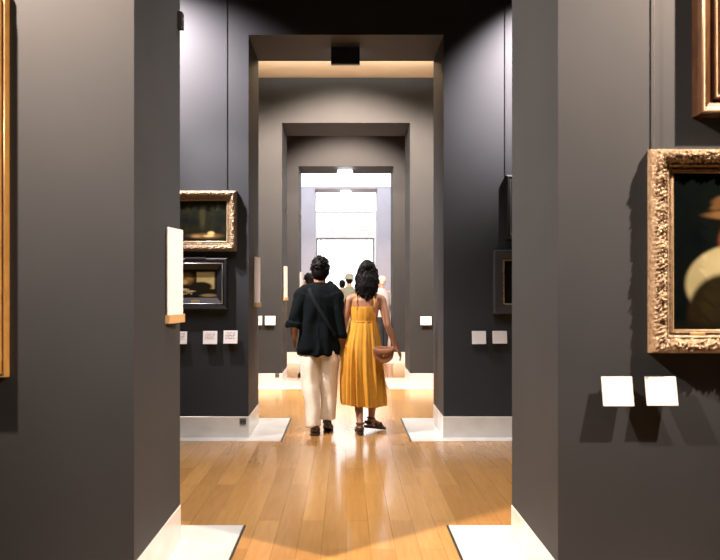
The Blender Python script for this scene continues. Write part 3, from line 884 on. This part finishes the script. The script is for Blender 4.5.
# trousers: wide cream legs, left foot trailing
bm = bmesh.new()
tube(bm, [(-.0, .0, .98), (0, 0, .90), (0, 0, .82)], [(.160, .110), (.172, .115), (.168, .115)], 24, ends=False)
tube(bm, [(-.080, 0, .90), (-.098, -.005, .72), (-.085, -.03, .48), (-.062, -.085, .25), (-.048, -.125, .075)], [(.090, .102), (.100, .106), (.088, .095), (.078, .092), (.076, .095)], 24, ends=False)
tube(bm, [(.080, 0, .90), (.096, .012, .72), (.094, .040, .48), (.092, .055, .25), (.090, .052, .125)], [(.090, .102), (.100, .106), (.090, .095), (.080, .092), (.078, .092)], 24, ends=False)
def leg_fold(p):
    g = noise.noise(Vector((p.x * 5, p.y * 5, p.z * 2.4)))
    return .0045 * sin(p.x * 62 + 2.5 * g) * (1 - .3 * p.z) + .010 * noise.noise(Vector((p.x * 9, p.y * 9, p.z * 5.5)))
obj('trousers', remesh(bm, .0085, 2, .5, leg_fold), M_trouser, man)
sandal(man, (-.030, -.135, .105), .06, 0, M_leather_dark, 1.04, ankle_strap=False)
sandal(man, (.082, .055, .135), -.10, -.28, M_leather_dark, 1.04, ankle_strap=False)

def ribbon(bm, pts, w, th, n_at):
    """flat strap through pts; n_at(p) is the outward normal"""
    pts = [Vector(p) for p in pts]; rings = []
    for i, p in enumerate(pts):
        t = (pts[min(i + 1, len(pts) - 1)] - pts[max(i - 1, 0)]).normalized()
        n = n_at(p); n = (n - t * n.dot(t)).normalized(); s = t.cross(n)
        rings.append([p + s * w / 2, p + s * w / 2 + n * th, p - s * w / 2 + n * th, p - s * w / 2])
    loft(bm, rings)
# sling strap over the left shoulder and across the back
bm = bmesh.new()
sp = spline([(-.095, .02, 1.462), (-.100, -.05, 1.452), (-.075, -.108, 1.39), (-.035, -.136, 1.31), (.03, -.146, 1.20), (.10, -.143, 1.08), (.165, -.113, .98)], 26)
ribbon(bm, sp, .036, .004, lambda p: V(p.x * .6, p.y, .02 + max(0, p.z - 1.40) * 2.2))
o = obj('sling_strap', bm, M_strap); o.location = (-0.27, 8.2, 0)
tag(o, 'dark sling strap running over the shoulder of the black shirt', 'strap')

# ---- the woman in the mustard dress
WX, WY = 0.16, 8.2
wom = thing('person', 'person in a mustard yellow sleeveless dress walking away hand in hand, seen from behind', 'person', (WX, WY, 0))
wc = V(.055, .035, 1.603)
bm = bmesh.new()
add_head(bm, wc, -.05, 1.0)
tube(bm, [(.034, -.005, 1.36), (.040, .005, 1.45), (.05, .018, 1.54)], [.056, .048, .050], 14)
tube(bm, [(.012, 0, .86), (.018, 0, .98), (.024, 0, 1.11), (.028, -.002, 1.22), (.032, -.004, 1.32), (.034, -.003, 1.385)], [(.165, .112), (.150, .10), (.122, .085), (.140, .095), (.150, .085), (.075, .06)], 20)
tube(bm, [(-.115, -.004, 1.335), (.032, -.004, 1.365), (.185, -.004, 1.335)], [.046, .052, .046], 14, ref=Vector((0, 1, 0)))
for pts, rad in (([(-.125, -.005, 1.325), (-.160, -.012, 1.18), (-.188, -.02, 1.03), (-.182, .005, .92), (-.172, .03, .835)], [.046, .040, .034, .031, .025]),
                 ([(.195, -.005, 1.325), (.228, -.035, 1.20), (.252, -.065, 1.075), (.300, -.045, .96), (.345, -.02, .855)], [.046, .041, .035, .032, .024])):
    tube(bm, pts, rad, 14)
add_hand(bm, (-.172, .03, .835), (-.05, .10, -1), (-.78, .62, 0), (.62, .78, .0), .92, .62)
add_hand(bm, (.345, -.02, .855), (.42, .05, -.9), (-.80, .25, -.3), (.1, .98, .1), .94, .30, curls=(.15, .28, .42, .5))
for hip, knee, ank in (((-.065, 0, .86), (-.045, .0, .48), (-.022, -.125, .105)), ((.105, 0, .86), (.118, .03, .48), (.095, .07, .128))):
    k = [hip, [(a + b) / 2 for a, b in zip(hip, knee)], knee, [(a * .62 + b * .38) for a, b in zip(knee, ank)], ank]
    tube(bm, k, [.086, .074, .050, .050, .031], 14)
add_foot(bm, (-.022, -.125, .105), .05, 0, .93, -1)
add_foot(bm, (.095, .07, .128), -1.05, -.16, .93, 1)
obj('body', remesh(bm, .0060, 3), M_skin, wom)
add_eyes(wom, wc, -.05)
# long wavy hair gathered at the crown
bm = bmesh.new()
ell(bm, wc + V(0, -.018, .028), (.086, .102, .092), None, 20)
ell(bm, wc + V(-.004, -.085, .055), (.062, .050, .052), None, 14)
ell(bm, wc + V(-.004, -.070, .088), (.052, .045, .038), None, 14)
tube(bm, [wc + V(0, -.05, .03), wc + V(-.002, -.085, -.06), wc + V(-.006, -.105, -.15), wc + V(-.012, -.105, -.225)], [(.080, .060), (.088, .055), (.096, .046), (.080, .030)], 16)
rr = random.Random(11)
for k in range(80):
    a = rr.uniform(-1.0, 1.0); ph = rr.uniform(0, 6.28); fq = rr.uniform(16, 26); am = rr.uniform(.006, .014)
    L = .29 + .07 * rr.random() - .06 * abs(a)
    pts = []
    for i in range(12):
        f = i / 11
        spread = .072 + .038 * sin(min(1, f * 1.25) * pi * .6)
        dep = -.070 - .060 * math.sqrt(max(0, 1 - a * a)) * (.7 + .5 * f)
        z = .065 - L * f
        pts.append(wc + V(-.010 * f + a * spread + am * sin(fq * f * L * 3 + ph), dep + am * .8 * cos(fq * f * L * 3 + ph) + .012, z))
    tube(bm, pts, [.008 + .004 * sin(pi * min(1, i / 9)) if i < 11 else .003 for i in range(12)], 6)
obj('hair', remesh(bm, .0048, 1, .5, lambda p: .006 * noise.noise(Vector((p.x * 60, p.y * 60, p.z * 11))) + .003 * noise.noise(Vector((p.x * 130, p.y * 130, p.z * 20)))), M_hair, wom)

# dress: smocked back, high waist and a full pleated skirt
secs = [(1.262, .022, .137, .098), (1.235, .022, .139, .102), (1.19, .021, .136, .102), (1.15, .020, .131, .100), (1.112, .018, .128, .097),
        (1.09, .018, .136, .104), (1.02, .016, .150, .118), (.90, .010, .176, .138), (.76, .008, .190, .152), (.60, .010, .196, .162), (.45, .016, .202, .168), (.34, .022, .207, .170), (.278, .026, .207, .168)]
def dress_ring(z, cx, rx, ry, n=150):
    out = []
    f = sm(1.12, .55, z) if False else 1 - sm(.45, 1.10, z)
    for k in range(n):
        a = 2 * pi * k / n
        tw = (1.1 - z) * .35
        pl = sin(a * 17 + 1.6 * sin(a * 3 + 1.0) + tw) + .5 * sin(a * 29 + 2.0 * sin(2 * a) - tw * 1.5)
        amp = (.0035 + .0125 * f) * (.55 + 1.1 * abs(noise.noise(Vector((cos(a) * 1.3, sin(a) * 1.3, z * 1.1 + 4))))* 1.6) if z < 1.11 else 0.0012
        sm_ = .0012 * sin(z * 520) if z > 1.115 else 0
        q = 1 + .05 * f * noise.noise(Vector((cos(a) * 1.6, sin(a) * 1.6, z * 2.2)))
        r = (pl * amp + sm_)
        out.append(V(cx + cos(a) * (rx * q + r), sin(a) * (ry * q + r), z + .010 * f * sin(a * 2 + .6)))
    return out
zs = spline(secs, 90)
bm = bmesh.new()
rings = [dress_ring(*q) for q in zs]
inner = [[V(p.x + (zs[-1][1] - p.x) * .03, p.y * .97, p.z + .004) for p in rings[-1]]]
loft(bm, rings + inner, cap=False)
o = obj('dress', bm, M_dress, wom, True)
md = o.modifiers.new('thickness', 'SOLIDIFY'); md.thickness = .003; md.offset = -1
# shoulder straps and the waist seam
for s, x0, x1 in ((-1, -.072, -.060), (1, .118, .118)):
    bm = bmesh.new()
    ribbon(bm, spline([(x0, -.096, 1.255), (x0 + .002, -.092, 1.31), (x1, -.066, 1.375), (x1, -.01, 1.408), (x1, .06, 1.36), (x1 - s * .012, .096, 1.255)], 18), .012, .003, lambda p: V(.0, p.y, .5 * (p.z - 1.28)))
    obj('shoulder_strap', bm, M_dress, o)
bm = bmesh.new()
rr_ = [[V(.018 + cos(a) * (.1295 + dx), sin(a) * (.0985 + dx), z) for a in [2 * pi * k / 60 for k in range(60)]] for z, dx in ((1.104, .001), (1.107, .004), (1.116, .004), (1.119, .001))]
loft(bm, rr_, cap=False); obj('waist_seam', bm, M_dress, o, True)
sandal(wom, (-.022, -.125, .105), .05, 0, M_leather_dark, .95)
sandal(wom, (.095, .07, .128), -1.05, -.16, M_leather_dark, .95)

# half-moon shoulder bag
bag = thing('shoulder_bag', 'tan brown half moon shoulder bag hanging at the hip of the mustard dress', 'bag', (WX + .205, WY - .20, .705))
def half_moon(r, h, y, n=26):
    pts = [(-r * .93, h + .048), (r * .93, h + .048), (r, h + .02)] + [(r * cos(a), h + (r * 1.12) * sin(a)) for a in [-pi * k / n for k in range(0, n + 1)]] + [(-r, h + .02)]
    return [V(x, y, z) for x, z in pts]
bm = bmesh.new()
h0 = .115
loft(bm, [half_moon(.088, h0, -.034), half_moon(.101, h0 + .004, -.026), half_moon(.104, h0 + .005, 0), half_moon(.101, h0 + .004, .026), half_moon(.088, h0, .034)])
obj('pouch', bm, M_leather, bag)
bm = bmesh.new()
fl = [[V(x * .97, y, z) for x, z in [(-.101 + .202 * k / 20, h0 + .054 - (0 if j == 0 else .105 * j * math.sqrt(max(0, 1 - ((k - 10) / 10.4) ** 2)))) for k in range(21)]] for j, y in ((0, .02), (0, -.030), (.5, -.041), (1.0, -.040))]
loft(bm, fl, cap=False, closed=False)
f = obj('flap', bm, M_leather, bag, True); md = f.modifiers.new('thickness', 'SOLIDIFY'); md.thickness = .004
bm = bmesh.new(); ell(bm, (0, -.045, h0 - .035), (.007, .004, .007), None, 10); obj('stud', bm, M_brass, f)
bm = bmesh.new()
tl = Vector(bag.location)
def W(x, y, z): return V(WX + x, WY + y, z) - tl
sp = spline([tuple(W(.115, -.20, .865)), tuple(W(.130, -.155, 1.0)), tuple(W(.132, -.130, 1.18)), tuple(W(.138, -.100, 1.31)), tuple(W(.146, -.045, 1.388)), tuple(W(.150, .01, 1.395)), tuple(W(.165, .07, 1.33)), tuple(W(.205, .11, 1.15)), tuple(W(.285, -.02, 1.0)), tuple(W(.296, -.19, .865))], 46)
ribbon(bm, sp, .011, .003, lambda p: V(.3, p.y + tl.y - WY, .6 * max(0, p.z + tl.z - 1.3)))
obj('strap', bm, M_leather, bag)

# ---- visitors farther along the enfilade
def visitor(label, x, y, height, yaw, shirt, trousers, hair_m=None, hat=None, skin=None, sleeve='short', shoes=None, stoop=0.0):
    k = height / 1.72
    t = thing('person', label, 'person', (x, y, 0), 'visitors in the far rooms', yaw)
    def S(*a): return V(*a) * k
    c = S(0, .02 + stoop, 1.60)
    bm = bmesh.new()
    add_head(bm, c, 0, k)
    tube(bm, [S(0, 0 + stoop * .6, 1.38), c + S(0, -.01, -.06)], [.055 * k, .052 * k], 12)
    tube(bm, [S(0, 0, .88), S(0, 0, 1.05), S(0, stoop * .3, 1.25), S(0, stoop * .6, 1.36), S(0, stoop * .7, 1.42)], [(.16 * k, .11 * k), (.145 * k, .1 * k), (.165 * k, .11 * k), (.16 * k, .10 * k), (.07 * k, .06 * k)], 16)
    for s in (-1, 1):
        w_ = S(s * .235, .06, .87)
        tube(bm, [S(s * .17, stoop * .6, 1.37), S(s * .225, -.02 + stoop * .4, 1.11), w_], [.05 * k, .04 * k, .027 * k], 12)
        add_hand(bm, w_, (0, .2, -1), (-s, 0, 0), (0, 1, .2), k, .45)
        tube(bm, [S(s * .085, 0, .88), S(s * .09, .01 * s, .48), S(s * .09, .05 * s, .10)], [.085 * k, .055 * k, .036 * k], 12)
        add_foot(bm, S(s * .09, .05 * s, .10), -.12 * s, 0, k, s)
    obj('body', remesh(bm, .011, 2), skin or M_skin_light, t)
    bm = bmesh.new()
    tube(bm, [S(0, 0, .84), S(0, 0, 1.0), S(0, stoop * .3, 1.22), S(0, stoop * .6, 1.36), S(0, stoop * .7, 1.45)], [(.19 * k, .135 * k), (.175 * k, .125 * k), (.182 * k, .128 * k), (.175 * k, .112 * k), (.075 * k, .07 * k)], 20, ends=False)
    for s in (-1, 1):
        e = S(s * .228, -.02 + stoop * .4, 1.09)
        pts = [S(s * .155, stoop * .6, 1.375), S(s * .2, stoop * .5 - .01, 1.23), e]
        rad = [.072 * k, .066 * k, .058 * k]
        if sleeve == 'long': pts.append(S(s * .235, .05, .90)); rad.append(.044 * k)
        tube(bm, pts, rad, 14, ends=False)
    obj('shirt', remesh(bm, .012, 2, .5, cloth_noise(.008, 7, 7, 4, x * 9)), shirt, t)
    bm = bmesh.new()
    tube(bm, [S(0, 0, 1.0), S(0, 0, .84)], [(.165 * k, .115 * k), (.175 * k, .12 * k)], 18, ends=False)
    for s in (-1, 1):
        tube(bm, [S(s * .086, 0, .88), S(s * .09, .01 * s, .48), S(s * .09, .045 * s, .07)], [.098 * k, .078 * k, .068 * k], 16, ends=False)
        sandal(t, S(s * .09, .05 * s, .10), -.12 * s, 0, shoes or M_leather_dark, k, True, ankle_strap=False)
    obj('trousers', remesh(bm, .012, 2, .5, cloth_noise(.007, 8, 8, 5, x * 5)), trousers, t)
    bm = bmesh.new()
    ell(bm, c + S(0, -.025, .028), (.083 * k, .095 * k, .086 * k), None, 16)
    ell(bm, c + S(0, -.05, -.02), (.075 * k, .055 * k, .07 * k), None, 14)
    rr = random.Random(int(y * 10))
    for q in range(30):
        a, e = rr.uniform(0, 2 * pi), rr.uniform(-.2, 1.4)
        ell(bm, c + S(0, -.025, .028) + S(cos(a) * cos(e) * .078, sin(a) * cos(e) * .09, sin(e) * .08), [.018 * k] * 3, None, 6)
    obj('hair', remesh(bm, .008, 1), hair_m or M_hair, t)
    add_eyes(t, c, 0, k)
    if hat:
        bm = bmesh.new()
        rings = []
        for r, z in ((.150, .018), (.152, .024), (.100, .044), (.096, .085), (.080, .118), (.040, .130)):
            rings.append([c + S(cos(a) * r * .93, -.015 + sin(a) * r * 1.08, z + .010 * (r > .14) * cos(2 * a)) for a in [2 * pi * j / 28 for j in range(28)]])
        loft(bm, rings); obj('hat', bm, hat, t, True)
    return t

M_sage = noisy('grey_green_cotton', (0.20, 0.25, 0.20), (0.26, 0.31, 0.25), 20, 0.8)
M_hat = noisy('grey_green_hat_cloth', (0.26, 0.31, 0.26), (0.34, 0.38, 0.32), 20, 0.8)
M_cream = noisy('pale_cream_cotton', (0.62, 0.56, 0.46), (0.68, 0.62, 0.52), 20, 0.8)
M_paleblue = noisy('white_blue_cotton', (0.58, 0.62, 0.70), (0.70, 0.72, 0.78), 20, 0.8)
M_navy = noisy('navy_cotton', (0.020, 0.024, 0.034), (0.03, 0.035, 0.045), 20, 0.8)
M_khaki = noisy('khaki_cotton', (0.36, 0.29, 0.20), (0.42, 0.34, 0.24), 20, 0.8)
visitor('person in a pale cream top mostly hidden behind the left shoulder of the black shirt', -.61, 13.5, 1.72, .5, M_cream, M_navy)
visitor('person with dark hair showing just right of the neck above the black shirt', -.37, 19.4, 1.66, -.4, M_navy, M_khaki)
visitor('person in a grey green hat and top, between the heads of the walking couple', .075, 18.6, 1.80, .15, M_sage, M_khaki, hat=M_hat)
visitor('person with dark hair just left of the grey green hat, far beyond', -.095, 20.6, 1.70, .2, M_sage, M_navy)
visitor('person with white hair in a pale shirt, right of the long dark wavy hair', .785, 17.7, 1.75, .75, M_paleblue, M_navy, hair_m=M_hair_white, stoop=.02)

# added glowing ceiling panels, no skylights, over the bright room and the end hall
for n, ya, yb in ((2, 19.0, Z5 - .02), (3, B5 + .3, END + .3)):
    bm = bmesh.new(); box(bm, -2.7, 2.7, ya, yb, CEIL + .01, CEIL + .03); struct('window_%d' % n, bm, M_ceiling_glow)
